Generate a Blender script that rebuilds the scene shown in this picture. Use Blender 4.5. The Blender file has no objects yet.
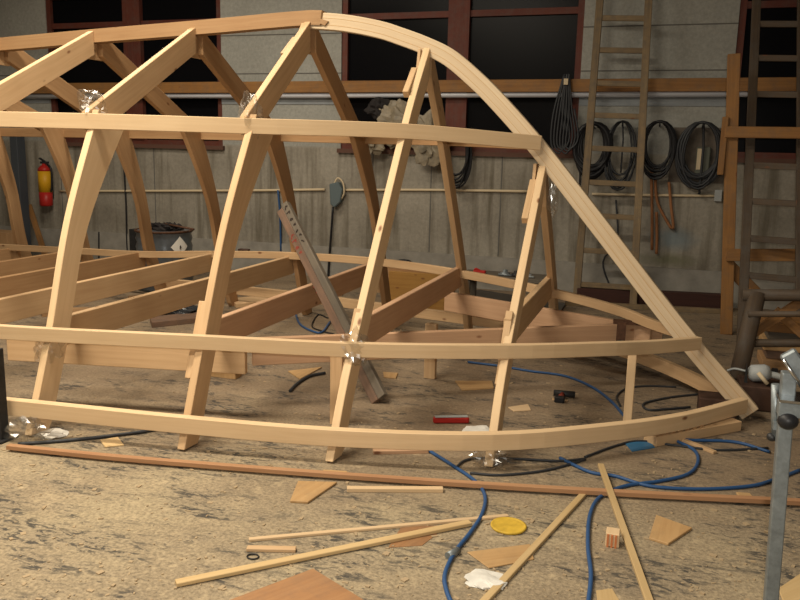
import bpy, math, random
from mathutils import Vector, Matrix, noise
random.seed(7)
C = bpy.context.scene.collection
SC = bpy.context.scene
V = Vector

# ---------------------------------------------------------------- camera (solved from the frame's symmetry)
H = 1.6
FPX = 795.83
PITCH, ROLL, YAW = math.radians(10.674), math.radians(-1.318), math.radians(-17.986)
_r = V((math.cos(YAW), -math.sin(YAW), 0)); _f = V((math.sin(YAW), math.cos(YAW), 0)); _z = V((0, 0, 1))
_d = _f*math.cos(PITCH) - _z*math.sin(PITCH)
_u = _z*math.cos(PITCH) + _f*math.sin(PITCH)
CR = _r*math.cos(ROLL) - _u*math.sin(ROLL)
CU = _r*math.sin(ROLL) + _u*math.cos(ROLL)
EYE = V((0, 0, H))
def ray(u, v): return _d + CR*((u-400)/FPX) + CU*((300-v)/FPX)
def fl(u, v, z=0.0):                       # where a sight line meets a level z
    d = ray(u, v); return EYE + d*((z-H)/d.z)
def at(u, v, Y):                           # where it meets the upright plane y = Y
    d = ray(u, v); return EYE + d*(Y/d.y)
cam = bpy.data.cameras.new('camera'); co = bpy.data.objects.new('camera', cam); C.objects.link(co)
cam.sensor_width = 36; cam.lens = FPX/800*36; cam.clip_start = .05
m = Matrix((CR, CU, -_d)).transposed().to_4x4(); m.translation = EYE; co.matrix_world = m
SC.camera = co

# ---------------------------------------------------------------- materials
def nodes(name):
    mt = bpy.data.materials.new(name); mt.use_nodes = True
    nt = mt.node_tree; b = nt.nodes['Principled BSDF']
    return mt, nt, b
def N(nt, t, **k):
    n = nt.nodes.new(t)
    for a, v in k.items():
        if a in n.inputs: n.inputs[a].default_value = v
        else: setattr(n, a, v)
    return n
def L(nt, a, b): nt.links.new(a, b)
def ramp(nt, fac, stops):
    r = nt.nodes.new('ShaderNodeValToRGB'); e = r.color_ramp.elements
    while len(e) < len(stops): e.new(.5)
    for i, (p, c) in enumerate(stops): e[i].position = p; e[i].color = (*c, 1)
    L(nt, fac, r.inputs[0]); return r.outputs[0]
def mixc(nt, fac, a, b, mode='MIX'):
    n = nt.nodes.new('ShaderNodeMix'); n.data_type = 'RGBA'; n.blend_type = mode
    for s, v in ((0, fac), (6, a), (7, b)):
        if hasattr(v, 'links'): L(nt, v, n.inputs[s])
        else: n.inputs[s].default_value = v if s == 0 else (*v, 1)
    return n.outputs[2]
def wood(name, light, dark, knots=.9, rough=.62, weather=0, stretch=(1.1, 26), var=.12, spec=.25):
    mt, nt, b = nodes(name)
    uv = N(nt, 'ShaderNodeUVMap'); oi = N(nt, 'ShaderNodeObjectInfo')
    off = N(nt, 'ShaderNodeVectorMath', operation='SCALE'); cmb = N(nt, 'ShaderNodeCombineXYZ')
    L(nt, oi.outputs['Random'], cmb.inputs[0]); L(nt, oi.outputs['Random'], cmb.inputs[1])
    L(nt, cmb.outputs[0], off.inputs[0]); off.inputs['Scale'].default_value = 37
    add = N(nt, 'ShaderNodeVectorMath', operation='ADD'); L(nt, uv.outputs[0], add.inputs[0]); L(nt, off.outputs[0], add.inputs[1])
    mp = N(nt, 'ShaderNodeMapping'); mp.inputs['Scale'].default_value = (stretch[0], stretch[1], 1); L(nt, add.outputs[0], mp.inputs[0])
    n1 = N(nt, 'ShaderNodeTexNoise', Scale=1.6, Detail=5, Roughness=.6, Distortion=.6); L(nt, mp.outputs[0], n1.inputs['Vector'])
    col = ramp(nt, n1.outputs[0], [(.22, dark), (.6, light), (.85, tuple(min(1, x*1.05) for x in light))])
    n2 = N(nt, 'ShaderNodeTexNoise', Scale=2.3, Detail=2); L(nt, add.outputs[0], n2.inputs['Vector'])
    col = mixc(nt, .3, col, ramp(nt, n2.outputs[0], [(.35, dark), (.65, light)]))
    if knots:
        mk = N(nt, 'ShaderNodeMapping'); mk.inputs['Scale'].default_value = (3.4, 7, 1); L(nt, add.outputs[0], mk.inputs[0])
        vo = N(nt, 'ShaderNodeTexVoronoi', Scale=1.0, Randomness=1.0); L(nt, mk.outputs[0], vo.inputs['Vector'])
        kr = ramp(nt, vo.outputs['Distance'], [(.04, (1, 1, 1)), (.10, (0, 0, 0))])
        km = N(nt, 'ShaderNodeMath', operation='MULTIPLY'); L(nt, kr, km.inputs[0]); km.inputs[1].default_value = knots
        col = mixc(nt, km.outputs[0], col, (.16, .06, .025))
    if weather:
        n3 = N(nt, 'ShaderNodeTexNoise', Scale=9, Detail=6, Roughness=.7); L(nt, add.outputs[0], n3.inputs['Vector'])
        w = ramp(nt, n3.outputs[0], [(.45, (0, 0, 0)), (.7, (weather,)*3)])
        col = mixc(nt, w, col, (.09, .08, .07))
    mr = N(nt, 'ShaderNodeMapRange'); L(nt, oi.outputs['Random'], mr.inputs[0]); mr.inputs[3].default_value = 1-var; mr.inputs[4].default_value = 1+var
    hs = N(nt, 'ShaderNodeHueSaturation'); L(nt, mr.outputs[0], hs.inputs['Value']); L(nt, col, hs.inputs['Color'])
    L(nt, hs.outputs[0], b.inputs['Base Color']); b.inputs['Roughness'].default_value = rough; b.inputs['Specular IOR Level'].default_value = spec
    bp = N(nt, 'ShaderNodeBump', Strength=.12, Distance=.004); L(nt, n1.outputs[0], bp.inputs['Height']); L(nt, bp.outputs[0], b.inputs['Normal'])
    return mt
def plain(name, c, rough=.6, metal=0, nscale=0, namt=.3, spec=.3):
    mt, nt, b = nodes(name)
    b.inputs['Roughness'].default_value = rough; b.inputs['Metallic'].default_value = metal; b.inputs['Specular IOR Level'].default_value = spec
    if nscale:
        tc = N(nt, 'ShaderNodeTexCoord'); n = N(nt, 'ShaderNodeTexNoise', Scale=nscale, Detail=6, Roughness=.65); L(nt, tc.outputs['Object'], n.inputs['Vector'])
        L(nt, ramp(nt, n.outputs[0], [(.3, tuple(x*(1-namt) for x in c)), (.7, tuple(min(1, x*(1+namt)) for x in c))]), b.inputs['Base Color'])
    else: b.inputs['Base Color'].default_value = (*c, 1)
    return mt
M = {}
M['pine'] = wood('pine', (.57, .39, .22), (.455, .288, .15))
M['pine_pale'] = wood('pale_pine', (.64, .468, .282), (.555, .387, .22))
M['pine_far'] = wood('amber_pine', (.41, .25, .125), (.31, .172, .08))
M['pine_pink'] = wood('pinkish_pine', (.48, .305, .185), (.38, .225, .13))
M['old_orange'] = wood('aged_orange_wood', (.28, .14, .045), (.18, .08, .024), weather=.35)
M['lam'] = wood('laminated_pine', (.70, .565, .385), (.56, .40, .24), knots=.8, stretch=(.7, 34))
M['weathered'] = wood('weathered_grey_wood', (.23, .165, .09), (.12, .085, .05), weather=.6)
M['dark_weathered'] = wood('dark_weathered_wood', (.10, .07, .045), (.05, .036, .026), weather=.7)
M['old_board'] = wood('old_brown_board', (.22, .135, .09), (.12, .075, .052), weather=.5)
M['old_grey'] = wood('old_grey_board', (.15, .125, .095), (.08, .068, .05), weather=.6)
M['ply'] = wood('plywood', (.50, .32, .15), (.38, .22, .09), knots=.1, weather=.2)
M['ply_brown'] = wood('brown_plywood', (.34, .18, .08), (.25, .12, .05), knots=.1, weather=.3)
M['batten'] = wood('reddish_batten', (.44, .25, .13), (.34, .165, .08), knots=.3)
M['stick'] = wood('yellow_batten', (.54, .39, .20), (.43, .29, .13), knots=.3)
M['red_wood'] = wood('red_brown_painted_wood', (.125, .035, .022), (.08, .022, .016), knots=0, weather=.4)
M['red_beam'] = wood('dark_red_beam', (.055, .022, .016), (.03, .013, .01), knots=0)
M['steel'] = plain('galvanised_steel', (.20, .225, .235), .45, .5, 30, .25)
M['dark_steel'] = plain('dark_steel', (.035, .035, .036), .5, .5, 20, .3)
M['pipe'] = plain('galvanised_pipe', (.60, .62, .68), .35, .1)
M['cream'] = plain('cream_conduit', (.55, .45, .30), .6)
M['black'] = plain('black_rubber', (.012, .012, .014), .45)
M['cable_grey'] = plain('grey_black_cable', (.03, .032, .036), .5)
M['blue'] = plain('blue_hose', (.025, .075, .19), .45)
M['orange'] = plain('orange_hose', (.27, .12, .05), .7)
M['red'] = plain('red_paint', (.36, .018, .014), .4)
M['yellow'] = plain('yellow_label', (.55, .29, .01), .5)
M['chips'] = plain('pale_chips', (.36, .27, .165), .9)
M['lid'] = plain('mustard_lid', (.52, .34, .04), .6, 0, 25, .2)
M['white'] = plain('white_paper', (.72, .71, .66), .7)
M['paper'] = plain('wrinkled_paper', (.60, .58, .53), .7, 0, 12, .15)
M['grey_plastic'] = plain('grey_plastic', (.34, .36, .36), .5)
M['teal'] = plain('grey_teal_plastic', (.10, .13, .14), .5)
M['brown_box'] = plain('dark_brown_crate', (.055, .028, .018), .7, 0, 9, .4)
M['rust'] = plain('rusty_rim', (.085, .04, .022), .7, .2, 40, .4)
M['blue_plastic'] = plain('blue_plastic', (.03, .14, .28), .5)
M['tarp'] = plain('crumpled_tarp', (.22, .185, .13), .45, 0, 7, .45)
M['rag'] = plain('dark_rags', (.018, .015, .015), .8)
M['sheet'] = plain('dark_wet_sheet', (.025, .018, .014), .3, 0, 6, .4)
M['mark_red'] = plain('red_marks', (.22, .04, .025), .7)
M['mark_black'] = plain('black_marks', (.03, .02, .015), .7)
M['chrome'] = plain('bright_steel', (.6, .62, .64), .2, 1)
M['core'] = plain('timber_end_red', (.5, .17, .06), .7)

def drum_mat():
    return plain('grey_blue_drum_paint', (.13, .15, .17), .28, .4, 8, .25)
M['drum'] = drum_mat()

def film_mat():                                           # clear crumpled polythene
    mt, nt, b = nodes('clear_plastic_film'); nt.nodes.remove(b)
    out = [n for n in nt.nodes if n.type == 'OUTPUT_MATERIAL'][0]
    t = N(nt, 'ShaderNodeBsdfTransparent'); t.inputs[0].default_value = (.93, .92, .90, 1)
    g = N(nt, 'ShaderNodeBsdfGlossy'); g.inputs['Roughness'].default_value = .22; g.inputs[0].default_value = (.8, .8, .8, 1)
    d = N(nt, 'ShaderNodeBsdfDiffuse'); d.inputs[0].default_value = (.5, .46, .4, 1)
    m0 = N(nt, 'ShaderNodeMixShader'); m0.inputs[0].default_value = .2; L(nt, g.outputs[0], m0.inputs[1]); L(nt, d.outputs[0], m0.inputs[2])
    m1 = N(nt, 'ShaderNodeMixShader'); m1.inputs[0].default_value = .17; L(nt, t.outputs[0], m1.inputs[1]); L(nt, m0.outputs[0], m1.inputs[2])
    L(nt, m1.outputs[0], out.inputs[0]); return mt
M['film'] = film_mat()

def floor_mat():
    mt, nt, b = nodes('sawdust_over_concrete')
    tc = N(nt, 'ShaderNodeTexCoord'); P = tc.outputs['Object']
    def nz(s, d=6, r=.6, vec=P, dist=0):
        n = N(nt, 'ShaderNodeTexNoise', Scale=s, Detail=d, Roughness=r, Distortion=dist); L(nt, vec, n.inputs['Vector']); return n.outputs[0]
    base = ramp(nt, nz(1.1), [(.3, (.228, .178, .118)), (.5, (.315, .25, .163)), (.7, (.395, .322, .205))])
    fine = ramp(nt, nz(60, 4, .7), [(.35, (.62, .62, .62)), (.65, (1.2, 1.2, 1.2))])
    base = mixc(nt, 1, base, fine, 'MULTIPLY')
    pale = ramp(nt, nz(14, 5, .7), [(.56, (0, 0, 0)), (.72, (.8, .8, .8))])
    base = mixc(nt, pale, base, (.48, .38, .24))
    mp = N(nt, 'ShaderNodeMapping'); mp.inputs['Scale'].default_value = (1, 2.2, 1); L(nt, P, mp.inputs[0])
    # brown dirt and the ambient dimness under the frame, both mixed into the colour, paler clean sawdust in front of it
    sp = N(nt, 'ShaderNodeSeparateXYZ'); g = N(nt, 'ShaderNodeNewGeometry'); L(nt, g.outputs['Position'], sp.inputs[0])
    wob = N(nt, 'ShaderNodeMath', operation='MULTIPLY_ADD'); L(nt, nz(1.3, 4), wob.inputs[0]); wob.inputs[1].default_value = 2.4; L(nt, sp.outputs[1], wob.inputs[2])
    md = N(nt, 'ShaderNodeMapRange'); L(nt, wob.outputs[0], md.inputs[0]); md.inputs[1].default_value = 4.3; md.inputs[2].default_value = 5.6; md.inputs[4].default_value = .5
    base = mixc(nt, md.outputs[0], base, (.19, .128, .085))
    def mul(a_, b_, k=None):
        m_ = N(nt, 'ShaderNodeMath', operation='MULTIPLY'); L(nt, a_, m_.inputs[0])
        if k is None: L(nt, b_, m_.inputs[1])
        else: m_.inputs[1].default_value = k
        return m_.outputs[0]
    mp3 = N(nt, 'ShaderNodeMapping'); mp3.inputs['Scale'].default_value = (1, 2.6, 1); mp3.inputs['Rotation'].default_value = (0, 0, .12); L(nt, P, mp3.inputs[0])
    patch = ramp(nt, nz(2.1, 4, .6, mp3.outputs[0], .5), [(.47, (.10, .10, .10)), (.60, (1, 1, 1))])
    dots = ramp(nt, nz(13, 6, .72, mp3.outputs[0], .7), [(.50, (0, 0, 0)), (.57, (1, 1, 1))])
    col = mixc(nt, mul(patch, None, .18), base, (.13, .115, .10))
    col = mixc(nt, mul(mul(patch, dots), None, .88), col, (.048, .046, .043))
    lone = ramp(nt, nz(21, 3, .6, mp3.outputs[0], .3), [(.66, (0, 0, 0)), (.70, (.8, .8, .8))])
    col = mixc(nt, lone, col, (.06, .055, .05))
    L(nt, col, b.inputs['Base Color']); b.inputs['Roughness'].default_value = .85; b.inputs['Specular IOR Level'].default_value = .15
    bp = N(nt, 'ShaderNodeBump', Strength=.5, Distance=.01); L(nt, nz(40, 6, .7), bp.inputs['Height']); L(nt, bp.outputs[0], b.inputs['Normal'])
    return mt
def wall_mat():
    mt, nt, b = nodes('poured_concrete_wall')
    tc = N(nt, 'ShaderNodeTexCoord'); P = tc.outputs['Object']
    g = N(nt, 'ShaderNodeNewGeometry'); sp = N(nt, 'ShaderNodeSeparateXYZ'); L(nt, g.outputs['Position'], sp.inputs[0])
    def nz(s, d=6, r=.6, sc=(1, 1, 1), dist=0):
        mp = N(nt, 'ShaderNodeMapping'); mp.inputs['Scale'].default_value = sc; L(nt, P, mp.inputs[0])
        n = N(nt, 'ShaderNodeTexNoise', Scale=s, Detail=d, Roughness=r, Distortion=dist); L(nt, mp.outputs[0], n.inputs['Vector']); return n.outputs[0]
    low = ramp(nt, nz(1.2), [(.3, (.215, .195, .16)), (.7, (.335, .31, .26))])
    up = ramp(nt, nz(.8), [(.3, (.27, .27, .245)), (.7, (.345, .345, .315))])
    zr = N(nt, 'ShaderNodeMapRange'); L(nt, sp.outputs[2], zr.inputs[0]); zr.inputs[1].default_value = 1.60; zr.inputs[2].default_value = 1.63
    col = mixc(nt, zr.outputs[0], low, up)
    fine = ramp(nt, nz(25, 6, .7), [(.3, (.82, .82, .82)), (.7, (1.12, 1.12, 1.12))])
    col = mixc(nt, 1, col, fine, 'MULTIPLY')
    # drip stains running down below the sills
    st = ramp(nt, nz(5, 4, .6, (1.6, 1, .12)), [(.48, (0, 0, 0)), (.68, (.75, .75, .75))])
    stl = N(nt, 'ShaderNodeMapRange'); L(nt, sp.outputs[2], stl.inputs[0]); stl.inputs[1].default_value = 1.63; stl.inputs[2].default_value = 1.58
    mu = N(nt, 'ShaderNodeMath', operation='MULTIPLY'); L(nt, st, mu.inputs[0]); L(nt, stl.outputs[0], mu.inputs[1])
    col = mixc(nt, mu.outputs[0], col, (.10, .085, .06))
    # green-blue damp smear on the right part of the wall
    def blob(cx, cz, rx, rz):
        a = N(nt, 'ShaderNodeMath', operation='SUBTRACT'); L(nt, sp.outputs[0], a.inputs[0]); a.inputs[1].default_value = cx
        a2 = N(nt, 'ShaderNodeMath', operation='DIVIDE'); L(nt, a.outputs[0], a2.inputs[0]); a2.inputs[1].default_value = rx
        c = N(nt, 'ShaderNodeMath', operation='SUBTRACT'); L(nt, sp.outputs[2], c.inputs[0]); c.inputs[1].default_value = cz
        c2 = N(nt, 'ShaderNodeMath', operation='DIVIDE'); L(nt, c.outputs[0], c2.inputs[0]); c2.inputs[1].default_value = rz
        k = N(nt, 'ShaderNodeCombineXYZ'); L(nt, a2.outputs[0], k.inputs[0]); L(nt, c2.outputs[0], k.inputs[1])
        ln = N(nt, 'ShaderNodeVectorMath', operation='LENGTH'); L(nt, k.outputs[0], ln.inputs[0])
        ad = N(nt, 'ShaderNodeMath', operation='ADD'); L(nt, ln.outputs['Value'], ad.inputs[0]); L(nt, nz(6, 4), ad.inputs[1])
        r = ramp(nt, ad.outputs[0], [(.9, (.7, .7, .7)), (1.0, (0, 0, 0))]) if False else None
        mr = N(nt, 'ShaderNodeMapRange'); L(nt, ad.outputs[0], mr.inputs[0]); mr.inputs[1].default_value = 1.5; mr.inputs[2].default_value = .8; mr.inputs[4].default_value = .7
        return mr.outputs[0]
    col = mixc(nt, blob(.16, .70, .30, .16), col, (.14, .185, .21))
    col = mixc(nt, blob(.12, .48, .40, .09), col, (.13, .13, .075))
    L(nt, col, b.inputs['Base Color']); b.inputs['Roughness'].default_value = .9; b.inputs['Specular IOR Level'].default_value = .15
    bp = N(nt, 'ShaderNodeBump', Strength=.3, Distance=.008); L(nt, nz(12, 6, .7), bp.inputs['Height']); L(nt, bp.outputs[0], b.inputs['Normal'])
    return mt
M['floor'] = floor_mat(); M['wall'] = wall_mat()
M['plaster'] = plain('dull_plaster', (.34, .32, .29), .9, 0, 3, .15)
def glass_mat():
    mt, nt, b = nodes('night_window_glass')
    b.inputs['Base Color'].default_value = (.004, .004, .005, 1); b.inputs['Roughness'].default_value = .25; b.inputs['Specular IOR Level'].default_value = .06
    return mt
M['glass'] = glass_mat()

# ---------------------------------------------------------------- mesh building
class MB:
    def __init__(s): s.v = []; s.f = []; s.uv = []; s.sm = []
    def face(s, ids, uvs, smooth=False): s.f.append(ids); s.uv.append(uvs); s.sm.append(smooth)
    def prism(s, poly, ext, Ld=None):                     # polygon extruded along ext
        poly = [V(p) for p in poly]; ext = V(ext); n = len(poly)
        if Ld is None: Ld = max(((poly[(i+1) % n]-poly[i]) for i in range(n)), key=lambda d: d.length)
        Ld = V(Ld).normalized(); Nn = ext.normalized(); W = Nn.cross(Ld)
        b = len(s.v); s.v += poly + [p+ext for p in poly]
        uv = lambda p: (p.dot(Ld), p.dot(W)+p.dot(Nn))
        nrm = sum(((poly[(i+1) % n]-poly[0]).cross(poly[(i+2) % n]-poly[0]) for i in range(n-2)), V((0, 0, 0)))
        flip = nrm.dot(ext) > 0
        A = list(range(b, b+n)); B = list(range(b+n, b+2*n))
        fs = [A[::-1] if flip else A, B if flip else B[::-1]]
        for i in range(n):
            j = (i+1) % n; q = [A[i], A[j], B[j], B[i]]
            fs.append(q if flip else q[::-1])
        for q in fs: s.face(q, [uv(s.v[k]) for k in q])
        return s
    def sweep(s, path, wd, w, t, w1=None):                # rectangular bar; wd = direction of its width w
        path = [V(p) for p in path]; n = len(path); b = len(s.v); acc = 0
        wd = V(wd); Ls = []
        for i, p in enumerate(path):
            T = (path[min(i+1, n-1)]-path[max(i-1, 0)]).normalized()
            Nn = T.cross(wd).normalized(); W = Nn.cross(T)
            ww = w if w1 is None else w+(w1-w)*i/(n-1)
            if i: acc += (p-path[i-1]).length
            Ls.append(acc)
            for a, c in ((-1, -1), (1, -1), (1, 1), (-1, 1)): s.v.append(p+W*(a*ww/2)+Nn*(c*t/2))
        vo = [0, w, w+t, 2*w+t, 2*w+2*t]
        for i in range(n-1):
            for k in range(4):
                k2 = (k+1) % 4; a = b+4*i
                s.face([a+k2, a+k, a+4+k, a+4+k2], [(Ls[i], vo[k+1]), (Ls[i], vo[k]), (Ls[i+1], vo[k]), (Ls[i+1], vo[k+1])])
        s.face([b, b+1, b+2, b+3], [(0, 0), (0, w), (t, w), (t, 0)])
        e = b+4*(n-1); s.face([e+3, e+2, e+1, e], [(0, 0), (t, 0), (t, w), (0, w)])
        return s
    def tube(s, path, r, seg=8, r1=None, cap=True):
        path = [V(p) for p in path]; n = len(path); b = len(s.v); acc = 0; ref = V((0, 0, 1)); Ls = []
        T0 = (path[1]-path[0]).normalized()
        if abs(T0.z) > .9: ref = V((1, 0, 0))
        for i, p in enumerate(path):
            T = (path[min(i+1, n-1)]-path[max(i-1, 0)]).normalized()
            A = T.cross(ref)
            if A.length < 1e-4: A = T.cross(V((.3, .8, .2)))
            A.normalize(); B = A.cross(T).normalized(); ref = B
            rr = r if r1 is None else r+(r1-r)*i/(n-1)
            if i: acc += (p-path[i-1]).length
            Ls.append(acc)
            for k in range(seg):
                q = 2*math.pi*k/seg; s.v.append(p+A*(rr*math.cos(q))+B*(rr*math.sin(q)))
        for i in range(n-1):
            for k in range(seg):
                k2 = (k+1) % seg; a = b+seg*i; c0 = k*6.28*r/seg; c1 = (k+1)*6.28*r/seg
                s.face([a+k, a+k2, a+seg+k2, a+seg+k], [(Ls[i], c0), (Ls[i], c1), (Ls[i+1], c1), (Ls[i+1], c0)], True)
        if cap:
            s.face([b+k for k in range(seg)][::-1], [(0, 0)]*seg); e = b+seg*(n-1)
            s.face([e+k for k in range(seg)], [(0, 0)]*seg)
        return s
    def lathe(s, base, prof, seg=28, axis=(0, 0, 1)):
        base = V(base); ax = V(axis).normalized(); A = ax.orthogonal().normalized(); B = ax.cross(A); b = len(s.v); n = len(prof)
        for r, h in prof:
            for k in range(seg):
                q = 2*math.pi*k/seg; s.v.append(base+ax*h+A*(r*math.cos(q))+B*(r*math.sin(q)))
        for i in range(n-1):
            for k in range(seg):
                k2 = (k+1) % seg; a = b+seg*i
                s.face([a+k, a+k2, a+seg+k2, a+seg+k], [(prof[i][1], k/seg)]*4, True)
        s.face([b+k for k in range(seg)][::-1], [(0, 0)]*seg); e = b+seg*(n-1)
        s.face([e+k for k in range(seg)], [(0, 0)]*seg)
        return s
    def box(s, lo, hi):
        x0, y0, z0 = lo; x1, y1, z1 = hi
        d = [x1-x0, y1-y0, z1-z0]; ax = d.index(max(d)); Ld = [V((1, 0, 0)), V((0, 1, 0)), V((0, 0, 1))][ax]
        return s.prism([(x0, y0, z0), (x1, y0, z0), (x1, y1, z0), (x0, y1, z0)], (0, 0, z1-z0), Ld) if ax != 2 else \
            s.prism([(x0, y0, z0), (x1, y0, z0), (x1, y0, z1), (x0, y0, z1)], (0, y1-y0, 0), Ld)
    def blob(s, c, rad, amp=.3, freq=3, seed=0, nu=18, nv=10, flat=None):   # crumpled closed lump
        c = V(c); b = len(s.v)
        for j in range(nv+1):
            th = math.pi*j/nv
            for i in range(nu):
                ph = 2*math.pi*i/nu
                d = V((math.sin(th)*math.cos(ph), math.sin(th)*math.sin(ph), math.cos(th)))
                k = 1+amp*noise.noise(d*freq+V((seed*3.1, seed*1.7, seed)))*2
                p = c+V((d.x*rad[0], d.y*rad[1], d.z*rad[2]))*k
                if flat is not None: p.z = max(p.z, flat)
                s.v.append(p)
        for j in range(nv):
            for i in range(nu):
                i2 = (i+1) % nu; a = b+j*nu
                s.face([a+i, a+nu+i, a+nu+i2, a+i2], [(i/nu, j/nv)]*4, False)
        return s
    def build(s, name, mat, parent=None, bevel=0, smooth=None):
        lo = V([min(v[k] for v in s.v) for k in range(3)]); hi = V([max(v[k] for v in s.v) for k in range(3)])
        org = V(((lo.x+hi.x)/2, (lo.y+hi.y)/2, lo.z))
        me = bpy.data.meshes.new(name); me.from_pydata([v-org for v in s.v], [], s.f)
        ul = me.uv_layers.new(name='UVMap'); k = 0
        for p, uvs, sm in zip(me.polygons, s.uv, s.sm):
            p.use_smooth = sm if smooth is None else smooth
            for q in uvs: ul.data[k].uv = q; k += 1
        me.materials.append(mat if not isinstance(mat, str) else M[mat])
        o = bpy.data.objects.new(name, me); C.objects.link(o)
        if parent is not None:
            o.parent = parent; o.location = org-wloc(parent)
        else: o.location = org
        if bevel:
            md = o.modifiers.new('bevel', 'BEVEL'); md.width = bevel; md.segments = 1; md.limit_method = 'ANGLE'; md.angle_limit = .9
        return o
def wloc(o):
    p = V(o.location)
    return p+wloc(o.parent) if o.parent else p
def tag(o, label, cat, group=None):
    o['label'] = label; o['category'] = cat
    if group: o['group'] = group
    return o
def thing(name, label, cat, loc, group=None):
    o = bpy.data.objects.new(name, None); C.objects.link(o); o.location = loc; o.empty_display_size = .1
    return tag(o, label, cat, group)
def struct(o): o['kind'] = 'structure'; return o
def crv(pts, n=8):                                         # Catmull-Rom through points
    pts = [V(p) for p in pts]; P = [pts[0]*2-pts[1]]+pts+[pts[-1]*2-pts[-2]]; out = []
    for i in range(1, len(P)-2):
        a, b, c, d = P[i-1:i+3]
        for k in range(n):
            t = k/n; out.append(.5*(2*b+(c-a)*t+(2*a-5*b+4*c-d)*t*t+(3*b-a-3*c+d)*t**3))
    out.append(pts[-1]); return out

# ---------------------------------------------------------------- the room
WY = 9.2
XL, XR, YF, ZC = -10.5, 3.6, -2.2, 4.6
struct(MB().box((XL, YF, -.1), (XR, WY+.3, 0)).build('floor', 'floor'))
struct(MB().box((XL, YF, ZC), (XR, WY+.3, ZC+.1)).build('ceiling', 'plaster'))
struct(MB().box((XL-.2, YF, 0), (XL, WY, ZC)).build('wall_left', 'plaster'))
struct(MB().box((XR, YF, 0), (XR+.2, WY, ZC)).build('wall_right', 'plaster'))
struct(MB().box((XL, YF-.2, 0), (XR, YF, ZC)).build('wall_front', 'plaster'))
# window openings (x0, x1) from pixels on the wall plane
ZS = 1.60; ZT = 3.55
wins = [(at(50, 100, WY).x, at(222, 100, WY).x), (at(341, 100, WY).x, at(579, 100, WY).x), (at(731, 100, WY).x, 2.9)]
wb = MB(); xs = [XL]
for a, b in wins: xs += [a, b]
xs.append(XR)
wb.box((XL, WY, 0), (XR, WY+.25, ZS)); wb.box((XL, WY, ZT), (XR, WY+.25, ZC))
for i in range(0, len(xs), 2): wb.box((xs[i], WY, ZS), (xs[i+1], WY+.25, ZT))
struct(wb.build('wall_back', 'wall'))
struct(MB().box((XL, WY-.03, 0), (XR, WY, at(480, 256, WY).z)).build('baseboard_back', plain('concrete_plinth', (.25, .235, .205), .9, 0, 5, .2)))
MG = plain('joint_grey', (.12, .115, .105), .9)
tr = MB()
for zz, a, b in ((at(280, 74, WY).z, 0, 2), (2.95, 0, 2)):
    for i in range(0, 6, 2): tr.box((xs[i]+.001, WY-.004, zz), (xs[i+1]-.001, WY, zz+.012))
for u in (62, 155, 372, 430, 500): 
    x = at(u, 200, WY).x; tr.box((x, WY-.004, .40), (x+.012, WY, 1.58))
struct(tr.build('trim_1', MG))
zb0, zb1 = at(640, 106, WY).z, at(640, 92, WY).z
tb = MB()
for i in range(0, 6, 2): tb.box((xs[i]+.002, WY-.012, zb0), (xs[i+1]-.002, WY, zb1))
struct(tb.build('trim_2', plain('blue_grey_band', (.24, .26, .275), .8, 0, 4, .15)))
mull = {0: [(at(124, 60, WY).x, at(141, 60, WY).x)], 1: [(at(447, 60, WY).x, at(468, 60, WY).x)], 2: [(1.9, 2.02)]}
for i, (a, b) in enumerate(wins):
    y0, y1 = WY+.02, WY+.10
    g = struct(MB().box((a+.05, WY+.07, ZS+.05), (b-.05, WY+.08, ZT-.05)).build('window_%d' % (i+1), 'glass'))
    fr = MB(); w = .07
    fr.box((a, y0, ZS), (a+w, y1, ZT)); fr.box((b-w, y0, ZS), (b, y1, ZT)); fr.box((a+w, y0, ZS), (b-w, y1, ZS+.06)); fr.box((a+w, y0, ZT-w), (b-w, y1, ZT))
    zt = at(500, 12, WY).z
    for (p, q) in mull[i]:
        fr.box((p, y0-.02, ZS+.06), (q, y1, ZT-w))
    e = [a+w]+[k for pq in mull[i] for k in pq]+[b-w]
    for k in range(0, len(e), 2): fr.box((e[k], y0+.01, zt-.035), (e[k+1], y1, zt+.035))
    fr.build('window_frame', 'red_wood', g)
    MB().box((a-.03, WY-.05, ZS-.05), (b+.03, WY+.02, ZS)).build('window_sill', plain('sill_brown', (.10, .05, .035), .8), g)

# long timber rail and pipe across the wall
ya = WY-.10
p0, p1, p2, p3 = at(-60, 112, ya), at(200, 93, ya), at(420, 84, ya), at(860, 82, ya)
rz = (p1.z+p2.z+p3.z)/3
o = MB().sweep([V((p0.x-2, ya, rz-.02)), V((p3.x+.8, ya, rz+.02))], (0, 0, 1), .135, .05).build('wall_rail', 'old_orange', bevel=.004)
tag(o, 'long orange timber rail fixed across the wall and windows', 'rail')
for x in (-7.9, -4.4, -1.9, .3, 2.3): MB().box((x, ya+.03, rz-.05), (x+.08, WY, rz+.05)).build('mounting_block', 'old_orange', o)
zp = at(420, 94.5, WY-.06).z
o = MB().tube([V((XL+.2, WY-.06, zp-.035)), V((XR-.2, WY-.06, zp+.02))], .034, 10).build('wall_pipe', 'pipe')
tag(o, 'thin silver pipe running just below the orange timber rail', 'pipe')
o = MB().tube(crv([at(60, 191, WY-.02), at(140, 191, WY-.02), at(250, 190.5, WY-.02), at(325, 189.5, WY-.02)]), .016, 8).build('conduit', 'cream'); tag(o, 'cream cable conduit on the concrete wall, left of the grey switch box', 'conduit')
o = MB().tube(crv([at(345, 190, WY-.02), at(430, 190, WY-.02), at(531, 191.5, WY-.02)]), .016, 8).build('conduit', 'cream'); tag(o, 'cream conduit on the wall from the grey switch box to the third frame', 'conduit')
o = MB().tube(crv([at(592, 194, WY-.02), at(640, 195, WY-.02), at(716, 196, WY-.02)]), .015, 8).build('conduit', 'cream'); tag(o, 'pale conduit on the wall behind the left ladder and hung cables', 'conduit')
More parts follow.
